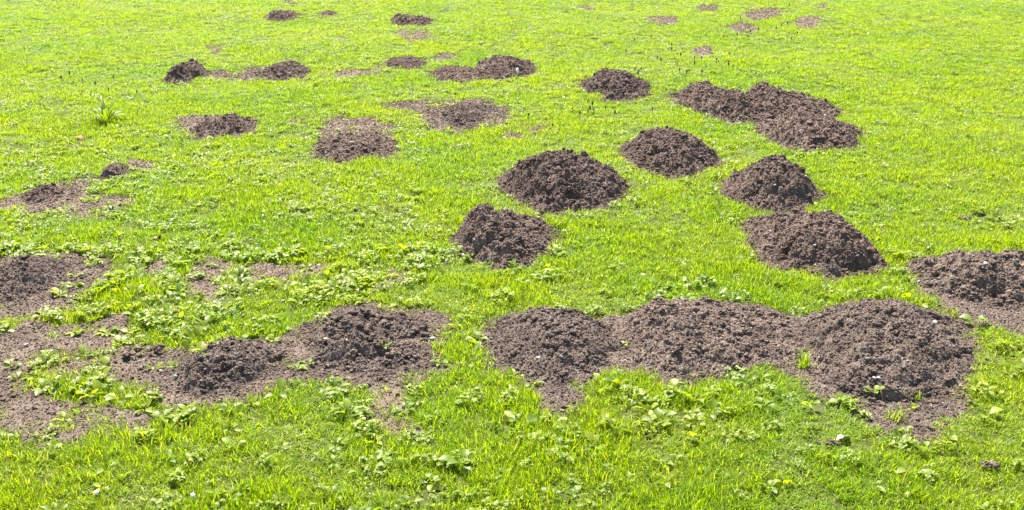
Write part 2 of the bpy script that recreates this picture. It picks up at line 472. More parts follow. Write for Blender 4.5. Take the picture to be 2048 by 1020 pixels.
MOUNDS = [  # outline, height, label, roughness
 ([(527,35),(540,24),(560,20),(585,22),(600,32),(595,38),(560,40),(535,40)], .06, "small dark molehill near the top edge, left of the other top molehill", 1),
 ([(637,27),(650,22),(672,23),(675,27),(650,30)], .03, "tiny heap of dark soil crumbs in the far grass beside a small molehill", 1),
 ([(779,42),(785,28),(805,25),(820,30),(850,30),(870,44),(850,48),(790,47)], .075, "small clumpy dark molehill with a bare strip of soil just in front", 1.2),
 ([(322,160),(333,147),(353,130),(377,123),(393,123),(407,137),(420,147),(417,155),(397,153),(373,163),(333,163)], .10, "rounded small molehill at the left end of the far dark row", 1),
 ([(500,150),(525,140),(545,128),(562,120),(595,124),(605,133),(622,145),(612,155),(580,157),(535,163),(520,155)], .08, "low irregular molehill joined by a bare strip to the rounded one on its left", 1),
 ([(765,120),(785,112),(820,110),(860,116),(855,130),(820,137),(780,130)], .028, "nearly flat spread of soil behind and left of the double molehill", .6),
 ([(850,150),(870,137),(900,130),(950,133),(975,150),(970,158),(930,162),(880,160)], .05, "low left half of the double molehill with a white bud", .8),
 ([(940,145),(962,120),(985,114),(1025,111),(1050,120),(1078,138),(1075,148),(1030,152),(1000,158),(955,155)], .11, "higher right half of the double molehill, with a white bud on its front", .9),
 ([(1157,173),(1180,157),(1197,143),(1227,138),(1257,143),(1273,160),(1300,170),(1303,177),(1297,193),(1267,193),(1237,200),(1210,197),(1200,187),(1163,183)], .125, "steep dark molehill standing alone left of the long ridge of soil", 1),
 ([(1338,200),(1360,188),(1380,168),(1394,162),(1427,171),(1461,181),(1500,184),(1525,200),(1530,230),(1500,244),(1478,242),(1427,232),(1387,222),(1360,210)], .12, "left half of the long molehill ridge, with a smooth front slope", .9),
 ([(1490,190),(1511,168),(1528,172),(1562,181),(1595,193),(1622,193),(1656,208),(1686,222),(1682,235),(1640,242),(1560,242),(1500,240),(1485,215)], .13, "right half of the long molehill ridge, topped with big clods", 1.25),
 ([(1508,255),(1535,242),(1562,232),(1609,226),(1662,240),(1696,257),(1716,259),(1724,269),(1723,292),(1696,302),(1649,299),(1615,306),(1582,299),(1548,285),(1514,269)], .13, "broad molehill touching the front of the long ridge", 1.1),
 ([(1237,300),(1252,288),(1280,265),(1300,256),(1340,255),(1375,262),(1400,285),(1430,305),(1446,320),(1430,335),(1400,345),(1385,355),(1350,353),(1300,345),(1265,325),(1245,318)], .15, "domed molehill between the widest middle molehill and the broad one by the ridge", 1),
 ([(995,375),(1010,350),(1040,322),(1065,308),(1100,306),(1140,303),(1175,313),(1210,325),(1240,350),(1262,375),(1255,392),(1220,410),(1170,418),(1100,425),(1060,418),(1030,395),(1010,388)], .17, "large round molehill with many dark pits in the centre of the lawn", 1.15),
 ([(1445,390),(1455,375),(1470,355),(1490,340),(1510,318),(1540,310),(1570,315),(1600,330),(1615,355),(1640,380),(1652,392),(1640,405),(1600,415),(1540,418),(1490,408),(1455,400)], .16, "pointed molehill directly behind the broad cracked one", 1.1),
 ([(903,485),(915,465),(935,445),(940,425),(925,415),(950,412),(990,413),(1010,423),(1030,425),(1060,440),(1095,455),(1115,475),(1105,495),(1080,510),(1075,525),(1040,530),(1010,538),(970,525),(930,518),(910,505)], .12, "lumpy molehill with a tongue of soil running off its back left corner", 1.2),
 ([(1486,468),(1498,447),(1538,431),(1575,421),(1615,415),(1656,419),(1682,432),(1730,451),(1760,471),(1777,495),(1780,518),(1766,535),(1736,545),(1712,542),(1649,552),(1615,538),(1588,533),(1548,530),(1518,505),(1494,488)], .13, "broad molehill with deep cracks across its front", 1.1),
 ([(1813,541),(1857,525),(1897,508),(1931,493),(1965,499),(2015,506),(2070,522),(2120,560),(2110,620),(2048,614),(1990,612),(1940,607),(1900,598),(1864,588),(1830,568)], .11, "stony molehill cut off by the right edge of the picture", 1.1),
 ([(-70,560),(-30,535),(0,530),(30,518),(70,513),(120,518),(140,540),(135,560),(100,580),(60,595),(20,605),(-60,612)], .075, "greyish crumbly molehill at the left edge of the picture", 1),
 ([(330,757),(354,724),(395,703),(445,682),(490,674),(535,692),(568,707),(580,735),(568,757),(510,773),(486,790),(412,802),(370,810),(342,794)], .08, "loose clumpy molehill in the left foreground with weeds all round it", 1.3),
 ([(600,705),(640,650),(690,625),(730,624),(800,636),(850,656),(870,690),(860,730),(820,750),(740,750),(660,745),(610,730)], .06, "low foreground molehill with a dark open hole and a pale seedling", 1.7),
 ([(956,662),(993,641),(1042,625),(1112,620),(1158,624),(1200,640),(1250,665),(1275,690),(1270,715),(1224,734),(1187,752),(1160,775),(1120,785),(1050,765),(1000,748),(968,736),(958,707)], .085, "leftmost of the three merged foreground molehills, with a tongue of soil toward the camera", .9),
 ([(1235,680),(1245,625),(1275,605),(1320,598),(1400,600),(1500,605),(1560,622),(1600,640),(1640,670),(1630,720),(1590,740),(1537,744),(1480,742),(1442,765),(1360,773),(1320,755),(1270,738),(1240,720)], .09, "middle one of the three merged foreground molehills", .95),
 ([(1590,700),(1605,650),(1624,627),(1665,610),(1731,602),(1813,606),(1875,625),(1916,647),(1965,682),(1965,724),(1937,748),(1924,785),(1885,810),(1830,815),(1760,815),(1700,800),(1648,780),(1618,755),(1600,725)], .10, "rightmost and widest of the three merged foreground molehills", .9),
 ([(378,262),(395,243),(430,230),(467,228),(493,238),(513,253),(507,263),(467,270),(433,273),(395,272)], .075, "oval molehill with a small bare strip at its left, left part of the lawn", 1),
 ([(614,295),(625,285),(660,275),(700,268),(750,265),(785,275),(797,290),(790,305),(750,312),(690,322),(650,318),(625,305)], .055, "flat uneven molehill with a pale dry patch behind it", 1.1),
 ([(877,232),(887,217),(913,207),(937,204),(963,207),(985,222),(967,240),(947,250),(913,250),(887,242)], .06, "small molehill sitting in the middle of a wide dry bare patch", .9),
 ([(193,350),(200,335),(220,325),(245,323),(255,335),(250,350),(225,353)], .055, "tiny molehill alone in the grass near the left side", 1.1),
 ([(40,395),(65,375),(90,365),(115,370),(135,385),(125,400),(85,408),(55,405)], .055, "small broken molehill on a dry patch by the left edge", 1.2),
]
PATCHES = [  # outline, sparse growth density
 ([(0,520),(60,512),(150,508),(215,518),(232,545),(215,570),(150,582),(160,605),(120,612),(60,618),(-40,625),(-80,580),(-60,530)], .05),
 ([(285,545),(295,525),(340,508),(352,520),(330,540),(300,555)], .05),
 ([(370,545),(400,522),(430,518),(450,528),(500,530),(560,532),(660,528),(650,545),(600,553),(560,561),(500,562),(480,577),(440,588),(395,584),(380,565)], .12),
 ([(-60,690),(-20,670),(40,655),(60,638),(90,636),(110,652),(160,645),(200,640),(240,628),(260,640),(250,670),(300,690),(330,700),(360,690),(420,685),(470,690),(500,680),(540,690),(560,672),(600,652),(640,632),(700,606),(740,610),(800,620),(870,628),(900,640),(890,665),(872,690),(892,720),(882,745),(850,762),(800,757),(760,770),(735,780),(700,762),(640,748),(600,757),(560,767),(520,782),(470,792),(410,806),(370,806),(340,796),(300,785),(270,772),(230,748),(190,737),(150,742),(110,747),(85,735),(60,725),(40,740),(20,775),(-60,800)], .04),
 ([(-60,745),(0,742),(30,745),(60,770),(100,790),(130,800),(180,800),(240,815),(290,830),(305,850),(280,870),(230,865),(180,860),(120,872),(70,875),(50,862),(30,842),(-60,850)], .14),
 ([(735,765),(780,775),(810,800),(815,830),(837,850),(830,870),(790,868),(772,845),(745,838),(750,800)], .10),
 ([(1000,735),(1060,740),(1130,740),(1180,750),(1165,775),(1150,798),(1143,833),(1100,824),(1090,800),(1050,775),(1015,760)], .03),
 ([(1600,740),(1640,760),(1760,790),(1890,780),(1925,770),(1924,795),(1888,822),(1872,866),(1846,871),(1792,857),(1747,832),(1714,808),(1648,787),(1615,765)], .06),
 ([(1835,570),(1880,590),(1950,600),(2048,595),(2120,590),(2150,650),(2100,690),(2048,668),(2010,655),(1950,632),(1890,612),(1850,595)], .03),
 ([(1205,640),(1240,625),(1270,640),(1290,700),(1260,740),(1225,738),(1210,700)], 0),
 ([(1570,640),(1600,632),(1640,640),(1650,700),(1625,750),(1590,742),(1575,700)], .03),
 ([(300,700),(360,690),(420,683),(500,678),(560,670),(600,652),(640,632),(700,606),(740,610),(800,620),(870,628),(900,642),(892,665),(872,690),(885,720),(870,742),(800,757),(740,770),(640,752),(560,767),(470,792),(370,806),(330,790),(290,750)], .03),
 ([(415,143),(440,140),(470,143),(490,137),(540,130),(525,155),(470,158),(430,157)], .1),
 ([(343,240),(375,236),(400,236),(450,240),(510,255),(505,266),(440,274),(375,270),(360,252)], .04),
 ([(650,245),(700,238),(760,236),(780,245),(788,272),(700,280),(650,274)], .08),
 ([(755,212),(790,205),(830,202),(900,202),(960,199),(1000,209),(1032,228),(1010,240),(960,251),(900,256),(850,247),(845,228),(810,217),(765,220)], .06),
 ([(1005,262),(1020,245),(1060,238),(1110,240),(1090,255),(1040,267)], .3),
 ([(240,322),(270,316),(302,322),(298,332),(262,334)], .15),
 ([(0,395),(50,380),(100,368),(150,358),(182,356),(172,385),(160,412),(100,418),(20,412),(-30,408)], .08),
 ([(150,400),(200,392),(262,388),(275,400),(240,425),(180,432),(130,425)], .45),
 ([(200,240),(202,241),(204,243)], 0) if False else ([(560,240),(610,234),(690,231),(680,241),(600,245)], .35),
 ([(620,143),(660,137),(740,136),(770,130),(765,143),(690,149)], .25),
 ([(858,112),(880,104),(920,104),(915,114),(870,118)], .2),
 ([(793,60),(820,58),(865,64),(852,76),(825,80),(800,72)], .05),
 ([(1483,28),(1500,19),(1530,15),(1570,17),(1557,33),(1500,38)], .05),
 ([(1440,53),(1470,46),(1510,48),(1522,58),(1480,64)], .08),
 ([(1385,12),(1410,6),(1438,9),(1432,19),(1400,19)], .15),
 ([(1586,42),(1610,34),(1642,36),(1636,50),(1600,54)], .08),
 ([(1286,40),(1310,33),(1362,34),(1364,45),(1320,49)], .08),
 ([(1146,14),(1165,10),(1192,14),(1185,21)], .2),
 ([(1380,98),(1410,91),(1432,97),(1426,110),(1395,108)], .2),
 ([(396,98),(420,91),(452,96),(432,105)], .3),
 ([(735,560),(770,545),(810,538),(832,547),(800,561),(760,570)], .35),
 ([(560,4),(575,0),(598,3),(590,9)], .1),
 ([(1625,12),(1640,5),(1658,10),(1645,18)], .2),
]
GREEN = [  # turf islands left standing inside the bare ground
 [(50,720),(80,703),(170,703),(232,714),(228,735),(195,748),(262,775),(258,800),(200,812),(150,800),(95,775),(52,745)],
 [(280,655),(330,640),(420,640),(520,650),(545,665),(520,682),(430,682),(350,690),(300,680)],
 [(872,665),(915,640),(960,700),(965,750),(900,760),(878,735),(890,715),(870,690)],
 [(425,562),(470,552),(520,560),(515,578),(455,588),(425,578)],
 [(440,535),(500,533),(495,546),(445,548)],
 [(1040,755),(1075,748),(1085,765),(1050,775)],
]
def widen(px):
    c = (min(p[0] for p in px) + max(p[0] for p in px)) / 2
    return [(c + (x - c) * 1.045, y) for x, y in px]
mounds = [Soil(widen(px), H * .9, rough=r) for px, H, l, r in MOUNDS]
patches = [Soil(px, 0, sparse=sp) for px, sp in PATCHES]
mounds[16].seed += 7
greens = [base_poly(g, .01) for g in GREEN]

# the hole and other pits
def pit(i, px, py, zz, r, d):
    x, y = unproj(px, py, zz); mounds[i].pits.append((x, y, r, d))
pit(20, 785, 690, .03, .034, .16); pit(20, 815, 672, .03, .035, .06)
pit(19, 455, 745, .04, .024, .035); pit(19, 415, 775, .03, .018, .022)
pit(16, 1590, 470, .09, .02, .035); pit(16, 1630, 500, .08, .04, .022); pit(16, 1730, 505, .08, .04, .03); pit(16, 1712, 532, .03, .03, .03)
pit(16, 1575, 485, .08, .022, .03)
pit(17, 1990, 575, .05, .07, .035)
pit(21, 1105, 700, .05, .025, .03); pit(21, 1195, 712, .04, .02, .03)
pit(23, 1690, 775, .03, .03, .03); pit(23, 1725, 785, .03, .03, .03); pit(23, 1790, 790, .03, .04, .03); pit(23, 1860, 770, .05, .03, .02)
pit(22, 1360, 690, .07, .02, .03); pit(22, 1470, 725, .04, .02, .03)
pit(15, 1045, 480, .06, .04, .02)

for S in mounds:
    r_ = np.random.default_rng(S.seed + 77)
    if S.H < .05: continue
    for _ in range(int(5 + S.area * 40)):
        x, y = r_.uniform(S.bb[0], S.bb[1]), r_.uniform(S.bb[2], S.bb[3])
        if float(S.dist(np.array([x]), np.array([y]))[0]) > .05:
            S.pits.append((x, y, r_.uniform(.010, .022), r_.uniform(.014, .034)))
for i, (S, (px, H, lab, r)) in enumerate(zip(mounds, MOUNDS)):
    o = build_soil(S, "molehill", M_LOOSE if i in (17, 18, 19, 20, 21, 22, 23, 26) else M_SOIL)
    tag(o, lab, "molehill", "molehills on the lawn")
for i, S in enumerate(patches):
    o = build_soil(S, "soil_patch", M_LOOSE if i in (6, 7, 8, 9, 10, 11) else M_DRY)
    tag(o, kind="structure")

# ------------------------------------------------------------------ ground sheet
def ground():
    n = 260
    xs = np.concatenate([-np.geomspace(600, 11, 12)[:-1], np.linspace(-10.5, 10.5, n), np.geomspace(11, 600, 12)[1:]])
    ys = np.concatenate([-np.geomspace(200, 1, 8), np.linspace(0, 20, n), np.geomspace(21, 900, 14)])
    X, Y = np.meshgrid(xs, ys)
    Z = gz(X, Y)
    far = np.clip((np.hypot(X, Y - 8) - 15) / 20, 0, 1)
    Z = Z * (1 - far)
    V = np.stack([X, Y, Z], -1).reshape(-1, 3)
    h, w = X.shape
    I = np.arange(h * w).reshape(h, w)
    Q = np.stack([I[:-1, :-1], I[:-1, 1:], I[1:, 1:], I[1:, :-1]], -1).reshape(-1, 4)
    tag(link("ground", mesh_np("ground", V, [Q], M_GROUND, smooth=True)), kind="structure")
ground()

# ------------------------------------------------------------------ plants: templates
def blade(rng, x, y, L, w, tilt, az, bend, seg=4):
    """one tapering arched blade, V (n,3), F quads"""
    V = []; 
    p = np.array([x, y, -.004]); th = tilt
    dirx, diry = math.cos(az), math.sin(az); sx, sy = -diry, dirx
    tw = rng.uniform(-.6, .6)
    for k in range(seg + 1):
        t = k / seg
        ww = w * .5 * (1 - t ** 2.2) + .0002
        c, s = math.cos(tw * t), math.sin(tw * t)
        V.append([p[0] + sx * ww * c, p[1] + sy * ww * c, p[2] + ww * s]); V.append([p[0] - sx * ww * c, p[1] - sy * ww * c, p[2] - ww * s])
        st = L / seg
        p = p + np.array([dirx * math.sin(th), diry * math.sin(th), math.cos(th)]) * st
        th = min(th + bend / seg, 1.75)
    Fq = [[2 * k, 2 * k + 1, 2 * k + 3, 2 * k + 2] for k in range(seg)]
    return np.array(V), np.array(Fq)

def leaf(rng, x, y, z, L, w, pitch, az, droop, seg=5, stem=.25):
    """ovate leaf with a short stalk, folded along its midrib; three vertices across"""
    V = []
    p = np.array([x, y, z]); th = pitch
    dx, dy = math.cos(az), math.sin(az); sx, sy = -dy, dx
    roll = rng.uniform(-.4, .4)
    for k in range(seg + 1):
        t = k / seg
        u = max(0, (t - stem) / (1 - stem))
        ww = w * .5 * (math.sin(math.pi * min(1, u ** .8)) ** .75 if 0 < u < 1 else 0) + .0007
        up = ww * .35
        c, s = math.cos(roll), math.sin(roll)
        wob = rng.uniform(-.06, .06) * w
        V.append([p[0] + sx * ww * c, p[1] + sy * ww * c, p[2] + up + ww * s + wob])
        V.append([p[0], p[1], p[2]])
        V.append([p[0] - sx * ww * c, p[1] - sy * ww * c, p[2] + up - ww * s - wob])
        p = p + np.array([dx * math.cos(th), dy * math.cos(th), math.sin(th)]) * (L / seg)
        th -= droop / seg
    Fq = []
    for k in range(seg):
        a = 3 * k
        Fq += [[a, a + 1, a + 4, a + 3], [a + 1, a + 2, a + 5, a + 4]]
    return np.array(V), np.array(Fq)

def join(parts):
    Vs, Fs, Ts, off = [], [], [], 0
    for V, Fq, t in parts:
        Vs.append(V); Fs.append(Fq + off); Ts.append(np.full(len(V), t)); off += len(V)
    return np.concatenate(Vs), np.concatenate(Fs), np.concatenate(Ts)

def tuft_mesh(seed, nb=95, rad=.05, hmul=1.0, mat=None):
    rng = np.random.default_rng(seed)
    parts = []
    for _ in range(nb):
        r = rad * math.sqrt(rng.random()); a = rng.uniform(0, 6.283)
        L = rng.uniform(.013, .038) * hmul
        if rng.random() < .10: L *= 1.35
        V, Fq = blade(rng, r * math.cos(a), r * math.sin(a), L, rng.uniform(.0014, .0034), abs(rng.normal(0, .62)), rng.uniform(0, 6.283), rng.uniform(.2, 1.7), 3)
        parts.append((V, Fq, float(np.clip(rng.normal(.5, .24), 0, .94))))
    for _ in range(rng.integers(1, 4)):        # a few withered or longer blades
        V, Fq = blade(rng, rng.normal(0, rad * .5), rng.normal(0, rad * .5), rng.uniform(.03, .055) * hmul, .0016, rng.uniform(.1, 1.2), rng.uniform(0, 6.283), rng.uniform(.2, 1.4), 4)
        parts.append((V, Fq, float(rng.choice([.1, .9, 1., 1.]))))
    return join(parts)

def rosette_mesh(seed, n=None, Lr=(.022, .045), pitch=(.15, 1.0)):
    rng = np.random.default_rng(seed)
    n = n or rng.integers(4, 9)
    parts = []
    for k in range(n):
        L = rng.uniform(*Lr)
        az = k * 2.4 + rng.uniform(-.4, .4)
        V, Fq = leaf(rng, .004 * math.cos(az), .004 * math.sin(az), rng.uniform(0, .012), L, L * rng.uniform(.38, .6), rng.uniform(*pitch), az, rng.uniform(.3, 1.3))
        parts.append((V, Fq, float(np.clip(rng.normal(.42, .22), 0, .85))))
    return join(parts)

def clover_mesh(seed):
    rng = np.random.default_rng(seed); parts = []
    for k in range(16):
        a = rng.uniform(0, 6.28); r = .035 * math.sqrt(rng.random()); x, y = r * math.cos(a), r * math.sin(a)
        z = rng.uniform(.006, .028)
        a0 = rng.uniform(0, 6.28); L = rng.uniform(.007, .013)
        for j in range(3):
            V, Fq = leaf(rng, x, y, z, L, L * .85, rng.uniform(-.3, .5), a0 + j * 2.09, .4, 4, .0)
            parts.append((V, Fq, float(rng.uniform(.2, .9))))
    return join(parts)

def template_col(name, meshes):
    c = bpy.data.collections.new(name)
    for i, (V, Fq, T) in enumerate(meshes):
        me = mesh_np(f"{name}_{i:02d}", V, [Fq], None, {"tint": T}, smooth=True)
        c.objects.link(bpy.data.objects.new(f"{name}_{i:02d}", me))
    return c

def scatter(name, col, X, Y, Z, scl, mat, n_var, rng, lean=.15):
    n = len(X)
    me = bpy.data.meshes.new(name)
    me.vertices.add(n); me.vertices.foreach_set("co", np.stack([X, Y, Z], -1).astype(np.float32).ravel())
    rot = np.stack([rng.normal(0, lean, n), rng.normal(0, lean, n), rng.uniform(0, 6.283, n)], -1)
    a = me.attributes.new("rot", 'FLOAT_VECTOR', 'POINT'); a.data.foreach_set("vector", rot.astype(np.float32).ravel())
    a = me.attributes.new("scl", 'FLOAT_VECTOR', 'POINT'); a.data.foreach_set("vector", scl.astype(np.float32).ravel())
    a = me.attributes.new("idx", 'INT', 'POINT'); a.data.foreach_set("value", rng.integers(0, n_var, n).astype(np.int32))
    me.update()
    o = link(name, me)
    g = bpy.data.node_groups.new(name + "_nodes", 'GeometryNodeTree')
    g.interface.new_socket("Geometry", in_out='INPUT', socket_type='NodeSocketGeometry')
    g.interface.new_socket("Geometry", in_out='OUTPUT', socket_type='NodeSocketGeometry')
    N = g.nodes.new
    gi, go = N("NodeGroupInput"), N("NodeGroupOutput")
    iop = N("GeometryNodeInstanceOnPoints"); ci = N("GeometryNodeCollectionInfo")
    ci.inputs["Collection"].default_value = col
    ci.inputs["Separate Children"].default_value = True; ci.inputs["Reset Children"].default_value = True
    def na(nm, t):
        q = N("GeometryNodeInputNamedAttribute"); q.data_type = t; q.inputs["Name"].default_value = nm
        return [s for s in q.outputs if s.enabled and s.name == "Attribute"][0]
    L = g.links.new
    L(gi.outputs[0], iop.inputs["Points"]); L(ci.outputs[0], iop.inputs["Instance"])
    iop.inputs["Pick Instance"].default_value = True
    L(na("idx", 'INT'), iop.inputs["Instance Index"])
    e2r = N("FunctionNodeEulerToRotation"); L(na("rot", 'FLOAT_VECTOR'), e2r.inputs[0]); L(e2r.outputs[0], iop.inputs["Rotation"])
    L(na("scl", 'FLOAT_VECTOR'), iop.inputs["Scale"])
    sm = N("GeometryNodeSetMaterial"); sm.inputs["Material"].default_value = mat
    L(iop.outputs[0], sm.inputs[0]); L(sm.outputs[0], go.inputs[0])
    md = o.modifiers.new("scatter", 'NODES'); md.node_group = g
    return o

def cover(X, Y, margin=0.0):
    """share of growth allowed at points: 0 on mounds, a little on bare patches, 1 on turf"""
    D = np.ones(len(X)); near = np.full(len(X), 9.0)
    for S in patches + mounds:
        b = S.bb
        m = (X > b[0] - .15) & (X < b[1] + .15) & (Y > b[2] - .15) & (Y < b[3] + .15)
        if not m.any(): continue
        d = S.dist(X[m], Y[m]) - margin
        v = np.clip(1 - (d + .005) / .02, 0, 1)
        v = np.maximum(v, (.22 if S.H else .30) * (d < .035) * (vnoise(X[m] * 25, Y[m] * 25, 73) > .4))
        low = S.sparse if not S.H else 0
        v = np.maximum(v, low * (vnoise(X[m] * 9, Y[m] * 9, 71) > .5) * 2.0)
        D[m] = np.minimum(D[m], v)
        near[m] = np.minimum(near[m], np.abs(d))
    for P in greens:
        b = (P[:, 0].min(), P[:, 0].max(), P[:, 1].min(), P[:, 1].max())
        m = (X > b[0]) & (X < b[1]) & (Y > b[2]) & (Y < b[3])
        if not m.any(): continue
        d = sdist(P, X[m], Y[m]) + .05 * (fbm(X[m] * 14, Y[m] * 14, 5, 3) - .5)
        D[m] = np.maximum(D[m], np.where(d > 0, .55, 0))
    return D, near

def field_points(rng, n, y0=2.0, y1=18.0, pw=1.0, mx=1.3):
    """points over the wedge of lawn the camera sees (with room to the sides); pw>0 puts more near the camera"""
    u = rng.random(n * 2)
    y = y0 + (y1 - y0) * u ** pw
    hw = .47 * y + mx
    x = rng.uniform(-1, 1, n * 2) * (.47 * y1 + mx)
    k = np.abs(x) < hw
    return x[k][:n], y[k][:n]

rng = np.random.default_rng(3)
TUFT = template_col("grass_tuft_template", [tuft_mesh(s) for s in range(14)])
def fill(rng, dens_fn, y0, y1, peak, mx=1.3):
    W = .47 * y1 + mx
    n = int(peak * 2 * W * (y1 - y0))
    x = rng.uniform(-W, W, n); y = rng.uniform(y0, y1, n)
    k = (np.abs(x) < .47 * y + mx) & (rng.random(n) * peak < dens_fn(x, y))
    return x[k], y[k]
gx, gy = fill(rng, lambda x, y: np.clip(900 * (4.0 / np.maximum(y, 4.0)) ** .75, 330, 900), 1.9, 18.5, 900)
D, near = cover(gx, gy, -.006)
clump = fbm(gx * 5.5, gy * 5.5, 31, 3)
keep = rng.random(len(gx)) < D * np.clip(.38 + 1.4 * clump, 0, 1)
gx, gy, D, clump, near = gx[keep], gy[keep], D[keep], clump[keep], near[keep]
hh = np.clip(.15 + 1.5 * clump, .5, 1.3) * (.68 + .56 * fbm(gx * 1.7, gy * 1.7, 37, 3)) * np.clip(1.15 - gy * .035, .7, 1)
hh *= np.where(D < .6, .75, 1) * rng.uniform(.75, 1.2, len(gx))
s = np.stack([np.clip(.85 + gy * .03, .9, 1.35)] * 2 + [hh], -1)
o = scatter("grass", TUFT, gx, gy, gz(gx, gy), s, M_GRASS, 14, rng)
tag(o, "short bright green sunlit lawn grass", "grass", kind="stuff")
print("tufts", len(gx))

ROS = template_col("weed_template", [rosette_mesh(100 + s) for s in range(9)] + [clover_mesh(200 + s) for s in range(5)])
bandp = base_poly([(-100,330),(300,320),(700,290),(900,420),(880,520),(760,600),(560,690),(300,800),(-100,900)], 0)
bandq = base_poly([(560,800),(1000,740),(1500,820),(1500,1020),(1300,1060),(700,1060),(560,930)], 0)
wx, wy = fill(rng, lambda x, y: np.full(len(x), 420.0), 1.9, 18.5, 420)
D, near = cover(wx, wy, -.014)
cl = fbm(wx * 2.2, wy * 2.2, 51, 4)
dens = np.clip((cl - .43) * 3.4, .08, .7) * .45
dens += np.where(sdist(bandp, wx, wy) > 0, .46, 0) + np.where(sdist(bandq, wx, wy) > 0, .10, 0)
dens += np.where(near < .08, np.where((wx < -.3) | (wy > 4.5), .30, .12), 0)
dens += np.where((D > .3) & (D < .7) & (wy < 5), .35, 0)
dens *= np.where(D < .7, .75 * np.sqrt(D), 1)
keep = rng.random(len(wx)) < dens
wx, wy, D = wx[keep], wy[keep], D[keep]
ss = rng.uniform(.5, 1.1, len(wx)) * np.clip(1.1 - wy * .02, .8, 1)
ss *= np.where((wy < 4.8) & (near[keep] < .25), 1.25, .9)
o = scatter("lawn_weeds", ROS, wx, wy, gz(wx, wy) + np.where(D < .7, .002, .007), np.stack([ss] * 3, -1), M_LEAF, 14, rng, .2)
tag(o, "broad leaved weeds and clover mixed through the lawn", "weeds", kind="stuff")
print("weeds", len(wx))

# ------------------------------------------------------------------ single things
def surf(x, y):
    """height of soil or lawn surface at a point"""
    X, Y = np.array([x]), np.array([y])
    z = 0.0
    for S in patches + mounds:
        b = S.bb
        if b[0] < x < b[1] and b[2] < y < b[3]:
            d = S.dist(X, Y)
            if d[0] > 0: z = max(z, float(S.height(X, Y, d)[0]))
    return z + float(gz(np.array(x), np.array(y)))

def on_surf(px, py):
    """where the sight line of a pixel meets the modelled ground or soil"""
    lo = None
    for z in np.linspace(.20, -.01, 64):
        x, y = unproj(px, py, z)
        if surf(x, y) >= z: lo = (x, y, surf(x, y)); break
    if lo is None:
        x, y = unproj(px, py, 0); lo = (x, y, surf(x, y))
    return lo

def leafy(name, px, py, label, cat, group, n, Lr, pitch, seed, scale=1.0):
    r_ = np.random.default_rng(seed)
    x, y, z = on_surf(px, py)
    e = link(name, None, loc=(x, y, z - .002)); tag(e, label, cat, group)
    e.empty_display_size = .02
    for k in range(n):
        L = r_.uniform(*Lr) * scale; az = k * 2.4 + r_.uniform(-.4, .4)
        V, Fq = leaf(r_, .003 * math.cos(az), .003 * math.sin(az), 0, L, L * r_.uniform(.4, .58), r_.uniform(*pitch), az, r_.uniform(.4, 1.2), 7)
        link("leaf", mesh_np("leaf", V, [Fq], M_LEAF, {"tint": np.full(len(V), r_.uniform(.2, .9))}, smooth=True), e)
    return e

WEEDS = [
 (310,742,"small weed with narrow leaves alone on bare soil left of the clumpy molehill",6,1.0),
 (215,668,"bushy weed on bare soil, second from the left in the row of four",9,1.1),
 (155,668,"leafy weed at the left end of the row of four on the bare soil",8,.9),
 (240,690,"broad leaved weed nearest the camera among those in the bare soil gap",8,1.1),
 (265,668,"small weed at the right end of the row of four on bare soil",6,.9),
 (528,672,"weed with pale leaves growing at the back of the clumpy molehill",9,1.0),
 (545,684,"yellowish weed between the clumpy molehill and the one with the hole",7,.9),
 (596,738,"small weed between the two left foreground molehills, in front",7,.9),
 (400,705,"low weed creeping onto the left shoulder of the clumpy molehill",8,1.0),
 (768,697,"pale seedling beside the dark hole in the low molehill",5,.7),
 (1032,758,"weed on the front slope of the leftmost merged molehill",9,1.0),
 (1068,768,"narrower weed just right of the other on the merged molehill front",6,.9),
 (1745,790,"small yellowish weed at the front left of the rightmost foreground molehill",6,.8),
 (1826,818,"tiny weed on the front foot of the rightmost foreground molehill",5,.6),
 (150,572,"weed on pale soil beside the greyish molehill at the left edge",9,1.0),
 (120,590,"weed in front of the greyish molehill at the left edge",9,1.0),
 (1490,237,"tiny yellow weed at the foot of the molehill ridge",4,.6),
 (1250,693,"thin pale sprout on the saddle between two merged foreground molehills",4,.5),
 (175,522,"weed at the back edge of the pale soil right of the greyish molehill",5,.8),
]
for i, (px, py, lab, n, sc) in enumerate(WEEDS):
    leafy("weed_plant", px, py, lab, "weed", "single weeds growing on bare soil", n, (.028, .048), (.2, 1.1), 900 + i, sc)
# tall strap-leaved plant on the left of the lawn
def strap_plant(px, py):
    r_ = np.random.default_rng(44)
    x, y, z = on_surf(px, py)
    e = link("strap_leaved_plant", None, loc=(x, y, z)); e.empty_display_size = .03
    tag(e, "tall upright plant with long strap leaves standing out of the lawn on the left", "plant")
    for k in range(17):
        az = k * 2.4 + r_.uniform(-.3, .3); L = r_.uniform(.12, .23)
        V, Fq = leaf(r_, .012 * math.cos(az), .012 * math.sin(az), 0, L, L * r_.uniform(.08, .12), r_.uniform(.7, 1.4), az, r_.uniform(.4, 1.9), 9, .02)
        link("leaf", mesh_np("leaf", V, [Fq], M_LEAF, {"tint": np.full(len(V), r_.uniform(.0, .5))}, smooth=True), e)
strap_plant(212, 246)

